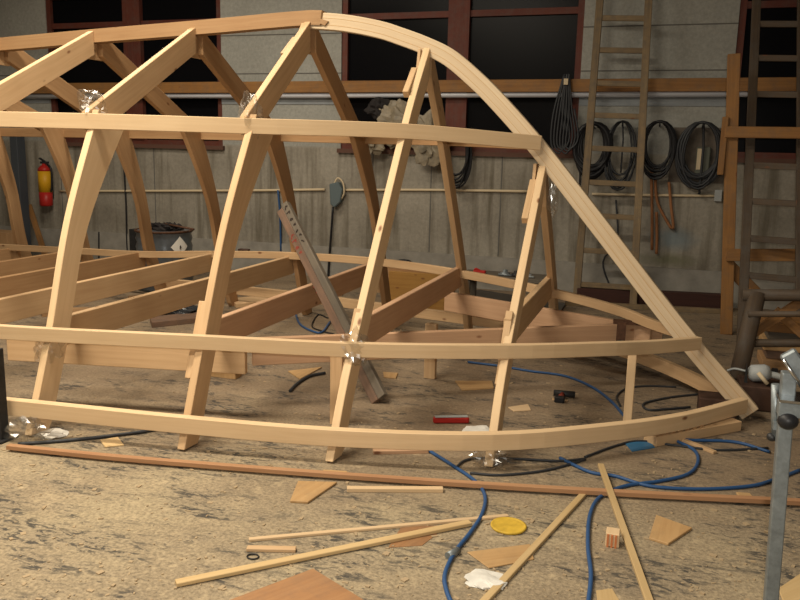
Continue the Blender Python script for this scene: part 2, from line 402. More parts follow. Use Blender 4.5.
MB().box(tuple(at(714, 201, WY-.05)), tuple(at(722, 190, WY-.0))).build('junction_box', 'grey_plastic', o)

# ---------------------------------------------------------------- the boat frame
YC = 5.18
FR = [  # X, keel z, chine half-beam, z, sheer half-beam, z, rail half-beam, z, cross beam top
 (-6.76, 2.28, 1.72, 1.721, 2.00, .48, 2.16, .14, .44),
 (-5.87, 2.31, 1.63, 1.723, 1.94, .495, 2.11, .147, .48),
 (-4.99, 2.337, 1.513, 1.725, 1.869, .511, 2.038, .151, .52),
 (-4.10, 2.366, 1.356, 1.727, 1.788, .531, 1.948, .157, .57),
 (-3.234, 2.369, 1.245, 1.724, 1.704, .544, 1.850, .158, .605),
 (-2.345, 2.387, .970, 1.717, 1.560, .555, 1.726, .144, .63),
 (-1.518, 2.206, .536, 1.712, 1.345, .545, 1.591, .139, .67),
 (-.732, 1.494, .140, 1.707, 1.054, .547, 1.376, .150, .70)]
FARZ = [.45, .475, .50, .565, .615, .635, .615, .565]
boat = thing('boat_frame', 'large upside-down wooden boat skeleton of pale pine filling the workshop', 'boat', (-2.6, YC, 0))
def Pt(i, s, k):                                           # point k of frame i: 0 chine, 1 sheer, 2 rail
    f = FR[i]; return V((f[0], YC+s*f[2+2*k], f[3+2*k]))
def inset(p, s, d): return V((p.x, p.y-s*d, p.z))
ST = .042
# stringers: chine, sheer and lower rail on both sides
for s, lab in ((-1, 'near'), (1, 'far')):
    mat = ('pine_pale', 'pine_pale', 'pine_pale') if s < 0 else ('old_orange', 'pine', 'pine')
    ch = [Pt(i, s, 0)-V((0, 0, .03 if s > 0 else 0)) for i in range(7)]
    x0 = ch[0]+(ch[0]-ch[1])
    e = at(540, 143, YC+s*.055)
    pts = [inset(p, s, ST/2) for p in [x0]+ch]+[e]
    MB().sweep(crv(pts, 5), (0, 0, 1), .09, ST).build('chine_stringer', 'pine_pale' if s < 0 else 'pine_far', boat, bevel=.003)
    sh = [Pt(i, s, 1) for i in range(8)]
    if s > 0: sh = [V((p.x, p.y-.22, z)) for p, z in zip(sh, FARZ)]
    pts = [inset(p, s, ST/2) for p in [sh[0]*2-sh[1]]+sh]
    pts += [V((-.26, YC+s*.68, .525)), V((-.0, YC+s*.37, .49)), at(699, 343, YC+s*.055)] if s < 0 else [V((-.26, YC+.55, .525)), V((-.0, YC+.29, .495)), at(690, 336, YC+.05)]
    MB().sweep(crv(pts, 5), (0, 0, 1), .078 if s < 0 else .065, ST).build('sheer_stringer', mat[1], boat, bevel=.003)
    lo = [Pt(i, s, 2) for i in range(8)]
    pts = [inset(p, s, ST/2) for p in [lo[0]*2-lo[1]]+lo]+[V((-.20, YC+s*.96, .135)), V((.20, YC+s*.55, .115)), at(744, 405, YC+s*.055)]
    MB().sweep(crv(pts, 5), (0, 0, 1), .09, ST+.008).build('rail_stringer', mat[2], boat, bevel=.003)
# keel and stem
kz = lambda i: FR[i][1]+(-.02, -.01, .0, .015, .05, .075)[i]
kp = [V((-7.6, YC, kz(0)-.03))]+[V((FR[i][0], YC, kz(i))) for i in range(0, 6)]
kp += [at(322, 23.5, YC)]
MB().sweep(crv(kp, 4), (0, 0, 1), .095, .09).build('keel', 'pine_far', boat, bevel=.006)
sp = [at(u, v, YC) for u, v in ((306, 20.5), (345, 23.5), (380, 30), (402, 37), (426, 46), (450, 58), (475, 79), (500, 104), (540, 150), (600, 227), (656, 300), (696, 350), (735, 395), (750, 413))]
stem = MB().sweep(crv(sp, 5), (0, 0, 1), .108, .065, .118).build('stem', 'lam', boat, bevel=.004)
ln = MB()                                                  # glue lines of the laminations
path = crv(sp, 5)
for k in (-.02, .024):
    q = []
    for i, p in enumerate(path):
        T = (path[min(i+1, len(path)-1)]-path[max(i-1, 0)]).normalized(); W = V((0, 1, 0)).cross(T)
        q.append(p+W*k+V((0, -.0322, 0)))
    ln.sweep(q, (0, 1, 0), .003, .003)
ln.build('lamination_line', plain('glue_line', (.50, .32, .15), .6), stem)

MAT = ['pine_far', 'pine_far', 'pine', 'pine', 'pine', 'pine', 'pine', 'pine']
TH = .045
def leg_path(i, s):
    f = FR[i]
    if i == 7: return [V((f[0], YC+s*.03, f[1]+.03)), inset(Pt(i, s, 1), s, ST), inset(V((f[0], YC+s*(f[6]+.03), .012)), s, ST)]
    if i == 6: return [V((f[0], YC+s*.03, f[1]+.05)), inset(Pt(i, s, 0), s, ST+.005), inset(Pt(i, s, 1), s, ST), inset(V((f[0], YC+s*(f[6]+.05), .012)), s, ST)]
    top = V((f[0], YC+s*(f[2]-.03), f[3]+.07))
    mid = (top+Pt(i, s, 1))/2+V((0, s*.045, 0))             # the sides are sawn to a gentle outward curve
    return [inset(top, s, ST), inset(mid, s, ST), inset(Pt(i, s, 1), s, ST), inset(V((f[0], YC+s*(f[6]+.05), .012)), s, ST)]
for i, f in enumerate(FR):
    X = f[0]; mt = MAT[i]
    # gusset plate at the keel ties the two sides together
    zt = f[1]+.05
    g = MB(); hw, hb = (.17, .20) if i < 6 else (.085, .20)
    g.prism([(X-TH-.02, YC-.05, zt-.01), (X-TH-.02, YC+.05, zt-.01), (X-TH-.02, YC+hw, zt-hb*.75), (X-TH-.02, YC+hw*.6, zt-hb), (X-TH-.02, YC-hw*.6, zt-hb), (X-TH-.02, YC-hw, zt-hb*.75)], (.02, 0, 0), (0, 1, 0))
    fr = g.build('rib_frame', mt, boat, bevel=.002)
    for s in (-1, 1):
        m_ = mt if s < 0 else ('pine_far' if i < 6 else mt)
        W = [.145, .145, .145, .145, .145, .14, .135, .14][i]
        if i < 6:                                          # sloping bottom plank, keel to chine
            a = V((X-TH, YC+s*.045, f[1]+.05)); b = V((X-TH, YC+s*(f[2]-ST+.01), f[3]+.055))
            d = (b-a).normalized(); nin = V((0, -d.z*s, d.y*s)); nin = nin if nin.z < 0 else -nin
            w = .155; a2 = a+V((0, 0, -w/abs(nin.z))); b2 = b+nin*w
            b3 = V((X-TH, b.y, b.z-.10))
            MB().prism([a, b, b3, b2-d*.02, a2], (TH, 0, 0), d).build('bottom_plank', m_, fr, bevel=.003)
        if i < 2 and s < 0: pass
        P = leg_path(i, s); n_ = crv(P, 6)
        # shift inward by half the width: outer edge follows the stringers
        q = []
        for k, p in enumerate(n_):
            T = (n_[min(k+1, len(n_)-1)]-n_[max(k-1, 0)]).normalized()
            inn = V((0, T.z, -T.y)); inn = inn if inn.y*s < 0 else -inn
            q.append(p+inn*(W/2)+V((TH/2 if i < 6 else -TH/2+.012, 0, 0)))
        q[0] = q[0]
        mb = MB().sweep(q, (0, 1, 0), W, TH)
        if i < 6:                                          # grown knee: the head of the leg widens into the bottom plank
            for k in range(len(n_)):
                f_ = max(0, 1-k/(len(n_)*.42)); ex = .13*f_**1.6
                for c_ in range(4):
                    v = mb.v[4*k+c_]; po = n_[k]
                    if abs(v.y-po.y) > W*.5: v.y -= s*ex
        if i >= 6:                                         # plumb cut where the pair meets under the stem
            for v in mb.v:
                if (v.y-YC)*s < .012: v.y = YC+s*.012
        lg = mb
        for v in lg.v: v.z = max(v.z, .004)
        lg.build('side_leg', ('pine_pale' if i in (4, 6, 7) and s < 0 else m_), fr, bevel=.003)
        # lap cleat beside the sheer stringer
        if i >= 5:
            A, B = inset(V((X-TH*.5-.004, Pt(i, s, 1).y, f[5])), s, ST+.068), None
            T = (P[-1]-P[-2]).normalized()
            MB().sweep([A-T*.20, A+T*.23], (0, 1, 0), .085, TH*.9).build('cleat', 'pine', fr, bevel=.003)
        if i >= 5:                                         # doubling piece on the outer edge just below the keel
            a_ = V((X-TH*(1.45 if i < 6 else 1.18), YC+s*.07, f[1]+.0)); d_ = ((Pt(i, s, 0) if i < 7 else Pt(i, s, 1))-V((X, YC, f[1]))).normalized(); o_ = V((0, -d_.z*s, d_.y*s))
            if o_.y*s < 0: o_ = -o_
            l_ = (.22, .24, .34)[i-5]; a_ = a_+d_*(.10, .12, .06)[i-5]+o_*(-.03 if i < 7 else -.045)
            MB().sweep([a_, a_+d_*l_], o_, .05, .04).build('cleat', m_, fr, bevel=.003) if s < 0 else None
    # cross beam from side to side above the sheer stringers
    hb = f[4]-.15
    zc = f[8]-.085
    MB().box((X-TH-.006, YC-hb, zc-.085), (X-.006, YC+hb, zc+.085)).build('cross_beam', 'pine_pink' if i in (5, 6) else ('pine_far' if i < 3 else 'pine'), fr, bevel=.004)

# clear film wrapped round glued joints: crumpled sleeves
def wrap(c, r, seed, parent): return MB().blob(c, r, .26, 2.2, seed, 26, 16).build('plastic_wrap', 'film', parent)
ribs = [o for o in boat.children if o.name.startswith('rib_frame')]
def jn(i, k, dx=0, dy=.08, dz=0): return Pt(i, -1, k)+V((dx, dy, dz))
wrap(jn(4, 0, .0, .08, .09), (.075, .075, .09), 1, ribs[4])
wrap(jn(5, 0, .0, .08, .05), (.07, .075, .13), 2, ribs[5])
wrap(jn(4, 1, .0, .06, -.09), (.075, .075, .075), 3, ribs[4])
wrap(jn(6, 1, .0, .06, .0), (.07, .075, .10), 4, ribs[6])
wrap(jn(7, 2, .0, .06, -.09), (.10, .09, .06), 5, ribs[7])
wrap(jn(3, 0, .0, .08, 0), (.09, .09, .09), 6, ribs[3])
MB().blob(at(553, 197, YC+.02)+V((0, 0, .02)), (.035, .04, .13), .2, 2.0, 9, 20, 14).build('plastic_wrap', 'film', stem)

# strongback planks and posts inside the frame
def plank(name, a, b, w, t, mat, parent, wd=(0, 0, 1)): return MB().sweep([a, b], wd, w, t).build(name, mat, parent, bevel=.004)
zt = .45
a, b = fl(252, 338, zt), fl(662, 322, zt)
plank('strongback_plank', a-V((0, 0, .085)), b-V((0, 0, .085)), .17, .045, 'pine_pink', boat)
a, b = fl(446, 291.5, zt), fl(652, 326, zt)
plank('strongback_plank', a-V((0, 0, .08)), b-V((0, 0, .08)), .16, .045, 'pine_pink', boat)
a, b = fl(8, 333, zt), fl(246, 346, zt)
plank('strongback_plank', a-V((0, 0, .085)), b-V((0, 0, .085)), .165, .045, 'pine', boat)
for u, v, z in ((430, 378, .40), (337, 424, .42), (627, 425, .50)):
    p = fl(u, v); w = .055 if u == 430 else .05
    MB().box((p.x-w, p.y-.02, 0), (p.x+w, p.y+.03, z) ) if False else MB().box((p.x-w*(.75 if u != 627 else .5), p.y-.022, 0), (p.x+w*(.75 if u != 627 else .5), p.y+.022, z)).build('support_post', 'pine' if u != 627 else 'pine_pale', boat, bevel=.003)
p = fl(225, 377)
MB().box((p.x-.10, p.y-.03, 0), (p.x+.10, p.y+.06, .255)).build('support_post', 'ply', boat, bevel=.003)
p = fl(206, 372)
MB().box((p.x-.02, p.y+.0, 0), (p.x+.03, p.y+.05, .44)).build('support_post', 'pine_far', boat, bevel=.003)

# ---------------------------------------------------------------- clamp holding the strongback at the bow
p = fl(622, 324.5, zt)
t = thing('bar_clamp', 'dark rusty clamp gripping the inner planks near the bow', 'clamp', p)
MB().sweep([p+V((-.06, 0, .018)), p+V((.15, .02, .018))], (0, 0, 1), .03, .03).build('clamp_bar', 'rust', t)
MB().box((p.x-.03, p.y-.06, p.z-.13), (p.x+.03, p.y-.035, p.z+.03)).build('clamp_jaw', 'rust', t)
MB().tube([p+V((0, -.075, -.12)), p+V((0, -.02, -.12))], .026, 10).build('clamp_pad', 'dark_steel', t)

# ---------------------------------------------------------------- old board leaning inside the frame
a = fl(379, 404); yb = 5.35
top = at(283, 208, yb)
d = (top-a).normalized()
t = thing('leaning_board', 'old brown and grey board with red and black marks leaning on a crossbeam', 'board', a)
side = d.cross(V((0, 1, 0))).normalized(); nrm = side.cross(d).normalized()
if nrm.y > 0: nrm = -nrm
if side.x > 0: side = -side
a0 = a-side*.0+V((0, 0, .03))
MB().sweep([a0+side*.027, top+side*.027], side, .058, .03).build('brown_face', 'old_board', t, bevel=.003)
MB().sweep([a0-side*.030-nrm*.01, top-side*.030-nrm*.01-d*-.02], side, .055, .045).build('grey_edge', 'old_grey', t, bevel=.003)
def marks(name, mat, c0, along, n, step, h, lift):
    rnd = random.Random(4)
    for k in range(n):
        c = c0+along*(k*step); mb = MB()
        pts = [c+along*rnd.uniform(-.5, .5)*h*.8+side*rnd.uniform(-.5, .5)*h for _ in range(4)]
        for p_, q_ in zip(pts, pts[1:]):                   # one brushed stroke glyph
            e_ = (q_-p_); w_ = e_.cross(nrm).normalized()*.0055
            mb.prism([p_-w_, q_-w_, q_+w_, p_+w_], nrm*.002)
        mb.build(name, mat, t)
marks('painted_mark', 'mark_red', top+side*.027+nrm*.0155-d*.27, -d, 11, .05, .045, 0)
marks('painted_mark', 'mark_black', top-side*.030+nrm*.0128-d*.03, -d, 10, .055, .04, 0)

# ---------------------------------------------------------------- things on the wall
def hang(n, c, rx, rz, mat, loops=7, tube=.011, seed=1, tail=0):
    rnd = random.Random(seed); pts = []
    for k in range(loops*20+1):
        q = 2*math.pi*k/20; j = k//20
        kx = 1+.16*math.sin(j*2.3+seed); kz2 = 1+.13*math.cos(j*1.7+seed)
        pts.append(V((c.x+rx*kx*math.sin(q)+.01*math.sin(j*5), c.y-.025-.02*math.sin(j*3.1)-.02*(j % 3), c.z+rz*(kz2*math.cos(q)-(kz2-1)))))
    if tail: pts += [pts[-1]+V((.02, 0, -tail*k/6)) for k in range(2, 7)]
    return MB().tube(pts, tube, 6).build(n, mat)
grp = 'cable coils hung on the wall'
Yw = WY-.05
def coil(u, v, ru, rv, mat, lab, loops, seed, tail=0, tube=.012, y=WY-.09):
    c = at(u, v, y); s = (c-EYE).dot(_d)/FPX
    t_ = thing('cable_coil', lab, 'cable coil', c-V((0, 0, rv*s)), grp)
    o_ = hang('cable', c, ru*s, rv*s, mat, loops, tube, seed, tail); o_.parent = t_; o_.location = V(o_.location)-wloc(t_)
    MB().tube([V((c.x, WY, c.z+rv*s*.82)), V((c.x, y-.10, c.z+rv*s*.84)), V((c.x, y-.105, c.z+rv*s*.95))], .008, 6).build('hook', 'dark_steel', t_)
    return t_
coil(458, 155, 12, 26, 'black', 'black cable coil hanging below the middle window, seen through the frame', 8, 1)
coil(593, 148, 15, 24, 'black', 'thick black cable coil behind the left rail of the paint-worn ladder', 13, 2, tube=.022)
coil(621, 152, 13, 30, 'cable_grey', 'looser grey cable coil hanging behind the middle of the left ladder', 7, 3, .55, .010)
coil(658, 147, 15, 25, 'black', 'black cable coil just right of the left ladder', 7, 4, tube=.014)
coil(700, 152, 19, 29, 'cable_grey', 'large dark cable coil beside the orange wooden post', 9, 5, .75, .014)
p = at(694, 176, WY-.02); q = at(711, 147, WY-.02)
t = thing('hung_tool_box', 'grey-green box hanging on the wall inside the large right-hand coil', 'box', V(((p.x+q.x)/2, WY-.04, p.z)))
MB().box((p.x, WY-.07, p.z), (q.x, WY-.005, q.z)).build('box_body', plain('grey_green_box', (.11, .115, .09), .6), t, bevel=.01)
MB().box((p.x+.01, WY-.08, p.z+.07), (p.x+.055, WY-.071, q.z-.02)).build('light_strip', 'cream', t)
p = at(668, 182, WY); q = at(728, 128, WY)
o = MB().box((p.x, WY-.004, p.z), (q.x, WY, q.z)).build('wall_panel', plain('dirty_brown_panel', (.12, .10, .08), .9, 0, 6, .4)); tag(o, 'thin dirty brown panel on the wall behind the two right-hand coils', 'panel')
# coil slung over the rail in front of the middle window
c = at(564, 118, WY-.17); t = thing('hung_cable_bundle', 'grey cable bundle slung over the orange rail beside the window', 'cable', at(564, 148, WY-.17))
pts = []
for j in range(6):
    q = (j-2.5)*.026
    pts += [c+V((.010*(j-2.5), -.01*(j % 2), .46)), c+V((q*1.3-.03, -.02, .05)), c+V((q*1.2-.04, -.03, -.28)), c+V((q+.04, -.03, -.38+.03*(j % 3))), c+V((q*1.2+.09, -.02, -.2)), c+V((q+.04, -.01, .1))]
MB().tube(crv(pts, 4), .011, 6).build('cable', 'cable_grey', t)
MB().box((c.x-.02, c.y-.05, at(564, 85, WY-.17).z), (c.x+.025, c.y-.025, at(564, 79, WY-.17).z)).build('tie', 'cream', t)

for pts, lab in ((((651, 163), (652, 205), (652, 250)), 'orange hose hanging nearest the left ladder, straight length'),
                 (((655, 175), (657, 200), (664, 216), (673, 229), (671, 205), (669, 182)), 'orange hose loop hanging right of the straight orange hose'),
                 (((656.5, 212), (657, 235), (656.5, 254)), 'short orange hose end dangling under the orange loop')):
    o = MB().tube(crv([at(u, v, WY-.06) for u, v in pts], 5), .016, 7).build('hanging_hose', 'orange'); tag(o, lab, 'hose', 'orange hoses on the wall')
for pts, lab, mat, r in ((((124, 168), (126, 205), (127, 245), (129, 262)), 'thin black cable running down the wall left of the drum', 'black', .011),
                         (((278, 190), (280, 215), (281, 252)), 'thin blue air line hanging down the wall behind the leaning board', 'blue', .013),
                         (((580, 150), (580, 176), (579, 200)), 'black cable end dangling from the coil by the stem', 'black', .012),
                         (((616, 200), (617, 240), (603, 262), (612, 292)), 'black cable trailing down behind the rungs of the left ladder', 'cable_grey', .011),
                         (((99, 232), (99, 258)), 'short dark cable stub low on the wall behind the second frame', 'black', .012)):
    pa = [at(u, v, WY-.03) for u, v in pts]
    if len(pa) == 2: pa = [pa[0], (pa[0]+pa[1])/2, pa[1]]
    o = MB().tube(crv(pa, 5), r, 6).build('wall_cable', mat); tag(o, lab, 'cable')

# switch box with looped flex
c = at(335, 193, WY-.05); t = thing('switch_box', 'grey teal cable socket hanging on the conduit with a looped cream flex', 'socket', at(333, 208, WY-.05))
MB().prism([at(u, v, WY-.10) for u, v in ((329, 184), (338, 182), (342, 190), (340, 202), (334, 208), (330, 204))], (0, .09, 0)).build('socket_body', 'teal', t, bevel=.01)
MB().tube(crv([at(u, v, WY-.06) for u, v in ((334, 184), (338, 178), (343, 183), (344, 193), (340, 201))], 6), .011, 6).build('flex', 'cream', t)
MB().tube(crv([at(u, v, WY-.05) for u, v in ((333, 207), (331, 235), (329, 262), (327, 300))], 5), .014, 6).build('cord', 'black', t)

# fire extinguisher
c = at(46.5, 206, WY-.12); sc_ = (c-EYE).dot(_d)/FPX; hgt = 41*sc_; r = 6.3*sc_
t = thing('fire_extinguisher', 'red fire extinguisher with a yellow band hung on the far wall', 'fire extinguisher', c)
MB().lathe(c, [(r*.85, 0), (r, .02), (r, hgt*.34)], 24).build('lower_body', 'red', t)
MB().lathe(c+V((0, 0, hgt*.34)), [(r*1.01, 0), (r*1.01, hgt*.5)], 24).build('yellow_label', 'yellow', t)
MB().lathe(c+V((0, 0, hgt*.84)), [(r, 0), (r*.95, hgt*.06), (r*.55, hgt*.13), (r*.3, hgt*.15), (r*.3, hgt*.18)], 24).build('shoulder', 'red', t)
hv = c+V((0, 0, hgt*1.02))
MB().box((hv.x-.05, hv.y-.02, hv.z), (hv.x+.07, hv.y+.02, hv.z+.03)).prism([hv+V((-.01, -.015, .03)), hv+V((.03, -.015, .03)), hv+V((-.06, -.015, .08)), hv+V((-.08, -.015, .065))], (0, .03, 0)).build('valve_handle', 'dark_steel', t)
MB().tube(crv([hv+V((.05, 0, 0)), hv+V((.125, -.01, -.08)), hv+V((.12, -.01, -.3)), hv+V((.10, -.01, -.38))], 6), .014, 7).build('discharge_hose', 'black', t)
MB().box((c.x-.03, c.y+r*.9, c.z+.1), (c.x+.03, WY, c.z+hgt*.9)).build('wall_bracket', 'dark_steel', t)

# crumpled tarp stuffed on the middle window sill
t = thing('crumpled_tarp', 'crumpled greyish tarpaulin stuffed on the sill of the middle window', 'tarpaulin', at(392, 152, WY-.1))
for k, (u, v, a_, b_) in enumerate(((372, 140, 15, 13), (400, 125, 22, 20), (428, 140, 18, 20), (380, 108, 10, 9))):
    c = at(u, v, WY-.12); s_ = (c-EYE).dot(_d)/FPX
    MB().blob(c-V((0, .05, 0)), (a_*s_, .06, b_*s_), .4, 2.3, 20+k, 30, 18).build('tarp_fold', 'tarp' if k < 3 else 'rag', t)

# ---------------------------------------------------------------- drum
yd = 7.62; cd = at(164, 229, yd); s_ = (cd-EYE).dot(_d)/FPX; r = 27.5*s_; hd = cd.z-.0
t = thing('oil_drum', 'blue-grey steel drum with white diamond label standing behind the frame', 'drum', (cd.x, yd, 0))
pr = [(r*.96, 0), (r, .015)]
for k in range(14):
    z = .03+(hd-.08)*k/13; pr += [(r*(.955 if k % 2 else 1.0)+(.008 if k in (4, 9) else 0), z)]
pr += [(r, hd-.03), (r*.985, hd-.012), (r*.95, hd-.012)]
MB().lathe((cd.x, yd, 0), pr, 40).build('drum_body', 'drum', t)
rim = [V((cd.x+r*math.cos(q), yd+r*math.sin(q), hd-.012)) for q in [2*math.pi*k/40 for k in range(41)]]
MB().tube(rim, .013, 8).build('drum_rim', 'rust', t)
lc = at(178, 240.5, yd); ang = math.atan2(-cd.x, yd)+math.asin(.52)
def onc(a_, z): return V((cd.x+(r+.006)*math.sin(a_), yd-(r+.006)*math.cos(a_), z))
hz = hd-.17; da = .105/r
mb = MB(); b0 = 0
N_ = 6
for k in range(N_):                                        # curved diamond, strip by strip
    a0_, a1_ = ang+da*(2*k/N_-1), ang+da*(2*(k+1)/N_-1)
    h0, h1 = .115*(1-abs(2*k/N_-1)), .115*(1-abs(2*(k+1)/N_-1))
    P4 = [onc(a0_, hz-h0), onc(a1_, hz-h1), onc(a1_, hz+h1), onc(a0_, hz+h0)]
    if h0 < 1e-6: P4 = P4[:3]
    if h1 < 1e-6: P4 = [P4[0], P4[1], P4[3]]
    base = len(mb.v); mb.v += P4; mb.face(list(range(base, base+len(P4))), [(0, 0)]*len(P4))
lb = mb.build('diamond_label', 'white', t)
lm = onc(ang, hz)
MB().prism([lm+V((dx, -.002, dz)) for dx, dz in ((-.02, -.005), (.0, -.03), (.02, -.005), (.012, .02), (0, .008), (-.012, .02))], (0, -.002, 0)).build('label_symbol', 'mark_black', lb)
o = MB()
for k, (dx, dy, a_) in enumerate(((-.1, 0, .1), (.05, -.03, .11), (.02, .06, .12), (.14, .04, .07))): o.blob((cd.x+dx, yd+dy, hd+.015), (a_, a_*.8, .05), .5, 3, 40+k, 16, 8, hd-.005)
tag(o.build('rag_pile', 'rag'), 'dark rags heaped on top of the steel drum', 'rags')
o = MB().tube([V((cd.x+.02, yd-.02, hd+.06)), V((cd.x+r*1.5, yd-.12, hd+.03))], .012, 7).build('rusty_rod', 'rust'); tag(o, 'thin rusty rod sticking out over the drum rim', 'rod')
p = at(136, 248, 7.9)
o = MB().box((p.x-.05, 7.85, 0), (p.x+.05, 7.95, at(136, 229, 7.9).z)).build('dark_post', 'dark_steel'); tag(o, 'short dark post standing just left of the steel drum', 'post')

# ---------------------------------------------------------------- left ladder
def ladder(lab, A0, A1, B0, B1, mat, rungs, w, th, group='wooden ladders'):
    t_ = thing('ladder', lab, 'ladder', (A0+B0)/2, group)
    for a, b in ((A0, A1), (B0, B1)): MB().sweep([a, b], (1, 0, 0), w, th).build('rail', mat, t_, bevel=.004)
    for f_ in rungs:
        a = A0+(A1-A0)*f_; b = B0+(B1-B0)*f_; e = (b-a).normalized()*w*.4
        MB().sweep([a+e, b-e], (0, 0, 1), .055, .032).build('rung', mat, t_, bevel=.003)
    return t_
def fz(A0, A1, vs, y0, y1, u):                              # fractions along the rail for rung rows
    out = []
    for v in vs:
        lo_, hi_ = 0, 1
        for _ in range(40):
            mid = (lo_+hi_)/2; p = A0+(A1-A0)*mid
            q = p-EYE; vv = 300-FPX*q.dot(CU)/q.dot(_d)
            if vv > v: lo_ = mid
            else: hi_ = mid
        out.append(lo_)
    return out
A0 = fl(576, 304); B0 = fl(633, 308)
A1 = at(602, -25, WY-.2); B1 = at(650, -25, WY-.2)
rv = fz(A0, A1, (18, 50, 83, 115, 148, 182, 215, 250, 284), 0, 0, 0)
ladder('tall paint-worn wooden ladder leaning on the wall behind the stem', A0, A1, B0, B1, 'weathered', rv, .075, .05)
# right ladder
A0 = fl(741, 350); A1 = at(758, -30, 8.6); B0 = fl(800, 358); B1 = at(802, -30, 8.6)
rv = fz(A0, A1, (24, 58, 94, 165, 201, 238, 275, 310), 0, 0, 0)
ladder('dark wooden ladder at the right edge behind the orange post', A0, A1, B0, B1, 'dark_weathered', rv, .075, .05)

# orange timber rack behind the right ladder
yr = 7.75
t = thing('timber_rack', 'tall rack of orange timber with diagonal braces behind the right ladder', 'rack', (at(728, 300, yr).x, yr, 0))
x0 = at(728.5, 200, yr).x; wpost = 11.5*(at(728, 200, yr)-EYE).dot(_d)/FPX
pb = at(727, 300, yr); pt = at(734, 54, yr); pb = pb+(pt-pb)*(-pb.z/(pt.z-pb.z))
MB().sweep([pb, pt], (1, 0, 0), wpost, .06).build('post', 'old_orange', t, bevel=.004)
x0 = at(730, 140, yr).x
z0 = at(728, 175, yr).z
MB().box((x0-wpost*.8, yr-.065, z0), (x0-wpost*.3, yr-.031, at(727, 117, yr).z)).build('lap_board', 'old_orange', t, bevel=.004)
def bar(u0, v0, u1, v1, px_, y, nm='crossbar', mat='old_orange'):
    a, b = at(u0, v0, y), at(u1, v1, y); s__ = (a-EYE).dot(_d)/FPX
    MB().sweep([a, b], (0, 0, 1) if abs(b.x-a.x) > abs(b.z-a.z) else (1, 0, 0), px_*s__, .045).build(nm, mat, t, bevel=.004)
bar(725, 132, 880, 134, 11, yr-.06); bar(726, 255, 880, 255, 12, yr-.06)
bar(727, 264, 756, 294, 13, yr+.055, 'brace'); bar(868, 262, 800, 318, 13, yr+.055, 'brace')
MB().box((at(872, 200, yr).x, yr-.03, 0), (at(872, 200, yr).x+wpost, yr+.03, at(872, 54, yr).z)).build('post', 'old_orange', t, bevel=.004)

# log trestle in front of it
la = fl(737, 380); lb_ = at(757, 296, la.y+.25)
t = thing('log_trestle', 'rough paint-splashed log trestle standing at the bow beside the ladder', 'trestle', la)
MB().tube([la+V((0, 0, .0)), la+(lb_-la)*.5, lb_+V((0, 0, .02))], .062, 14).build('leg', 'dark_weathered', t)
MB().tube([lb_+V((-.1, 0, 0)), at(900, 296, lb_.y)], .045, 12).build('top_log', 'dark_weathered', t)
la2 = fl(900, 392)
MB().tube([la2, at(885, 298, la2.y+.2)], .07, 14).build('leg', 'dark_weathered', t)
for v, r_ in ((314, .022), (343, .03)):
    MB().tube([at(748, v, la.y+.13), at(890, v, la.y+.2)], r_, 10).build('rail', 'dark_weathered', t)
bar_ = lambda u0, v0, u1, v1, y, px_: MB().sweep([at(u0, v0, y), at(u1, v1, y)], (0, 0, 1), px_*.0085, .04).build('brace', 'old_orange', t, bevel=.003)
bar_(752, 334, 800, 302, la.y+.30, 8); bar_(775, 310, 815, 345, la.y+.36, 8)
# stacked planks behind the trestle
for k, (v, mat, dy, lab) in enumerate(((385, 'pine_far', 0, 'bottom plank of the stack behind the log trestle'), (377, 'old_board', .05, 'second plank from the floor in the stack behind the trestle'), (369, 'ply', .02, 'third plank from the floor in the stack behind the trestle'), (360, 'old_grey', .07, 'fourth plank from the floor in the stack behind the trestle'), (352, 'old_orange', .03, 'topmost orange plank of the stack behind the log trestle'))):
    z = k*.072; y = 6.55+dy
    o = MB().box((.83+.03*(k % 2), y, z), (2.9-.1*k, y+.35, z+.07)).build('stacked_plank', mat, bevel=.004); tag(o, lab, 'plank', 'planks stacked behind the trestle')

# ---------------------------------------------------------------- red beam along the wall foot and clutter there
ba, bb_ = fl(575, 305), fl(728, 313)
o = MB().sweep([ba+V((0, .1, .09)), bb_+V((0, .1, .09))], (0, 0, 1), .18, .14).build('floor_beam', 'red_beam', bevel=.006); tag(o, 'dark red beam lying on the floor along the wall behind the stem', 'beam')
o = MB().sweep([ba+V((-.1, -.06, .025)), bb_+V((-.02, -.06, .025))], (0, 0, 1), .05, .06).build('floor_lath', 'weathered', bevel=.003); tag(o, 'pale lath lying in front of the dark red beam', 'lath')
o = MB().prism([fl(460, 300, .0), fl(560, 313, .0), fl(566, 305, .0), fl(478, 291, .0)], (0, 0, .02)).build('dark_sheet', 'sheet'); tag(o, 'dark shiny sheet on the floor under the far wall', 'sheet')
ox = fl(500, 290).x; oy = 8.45
t = thing('yellow_panel', 'orange-yellow boards lying low behind the fourth frame', 'board', at(412, 284, 7.6))
p = at(390, 290, 7.6); q = at(448, 290, 7.6)
MB().box((p.x, 7.55, 0), (q.x, 7.60, at(412, 272, 7.6).z)).build('upper_panel', wood('orange_ply', (.40, .22, .06), (.30, .15, .04)), t, bevel=.003)
MB().box((p.x-.05, 7.60, 0), (q.x+.06, 7.66, at(412, 268, 7.6).z)).build('back_panel', 'pine_far', t, bevel=.003)
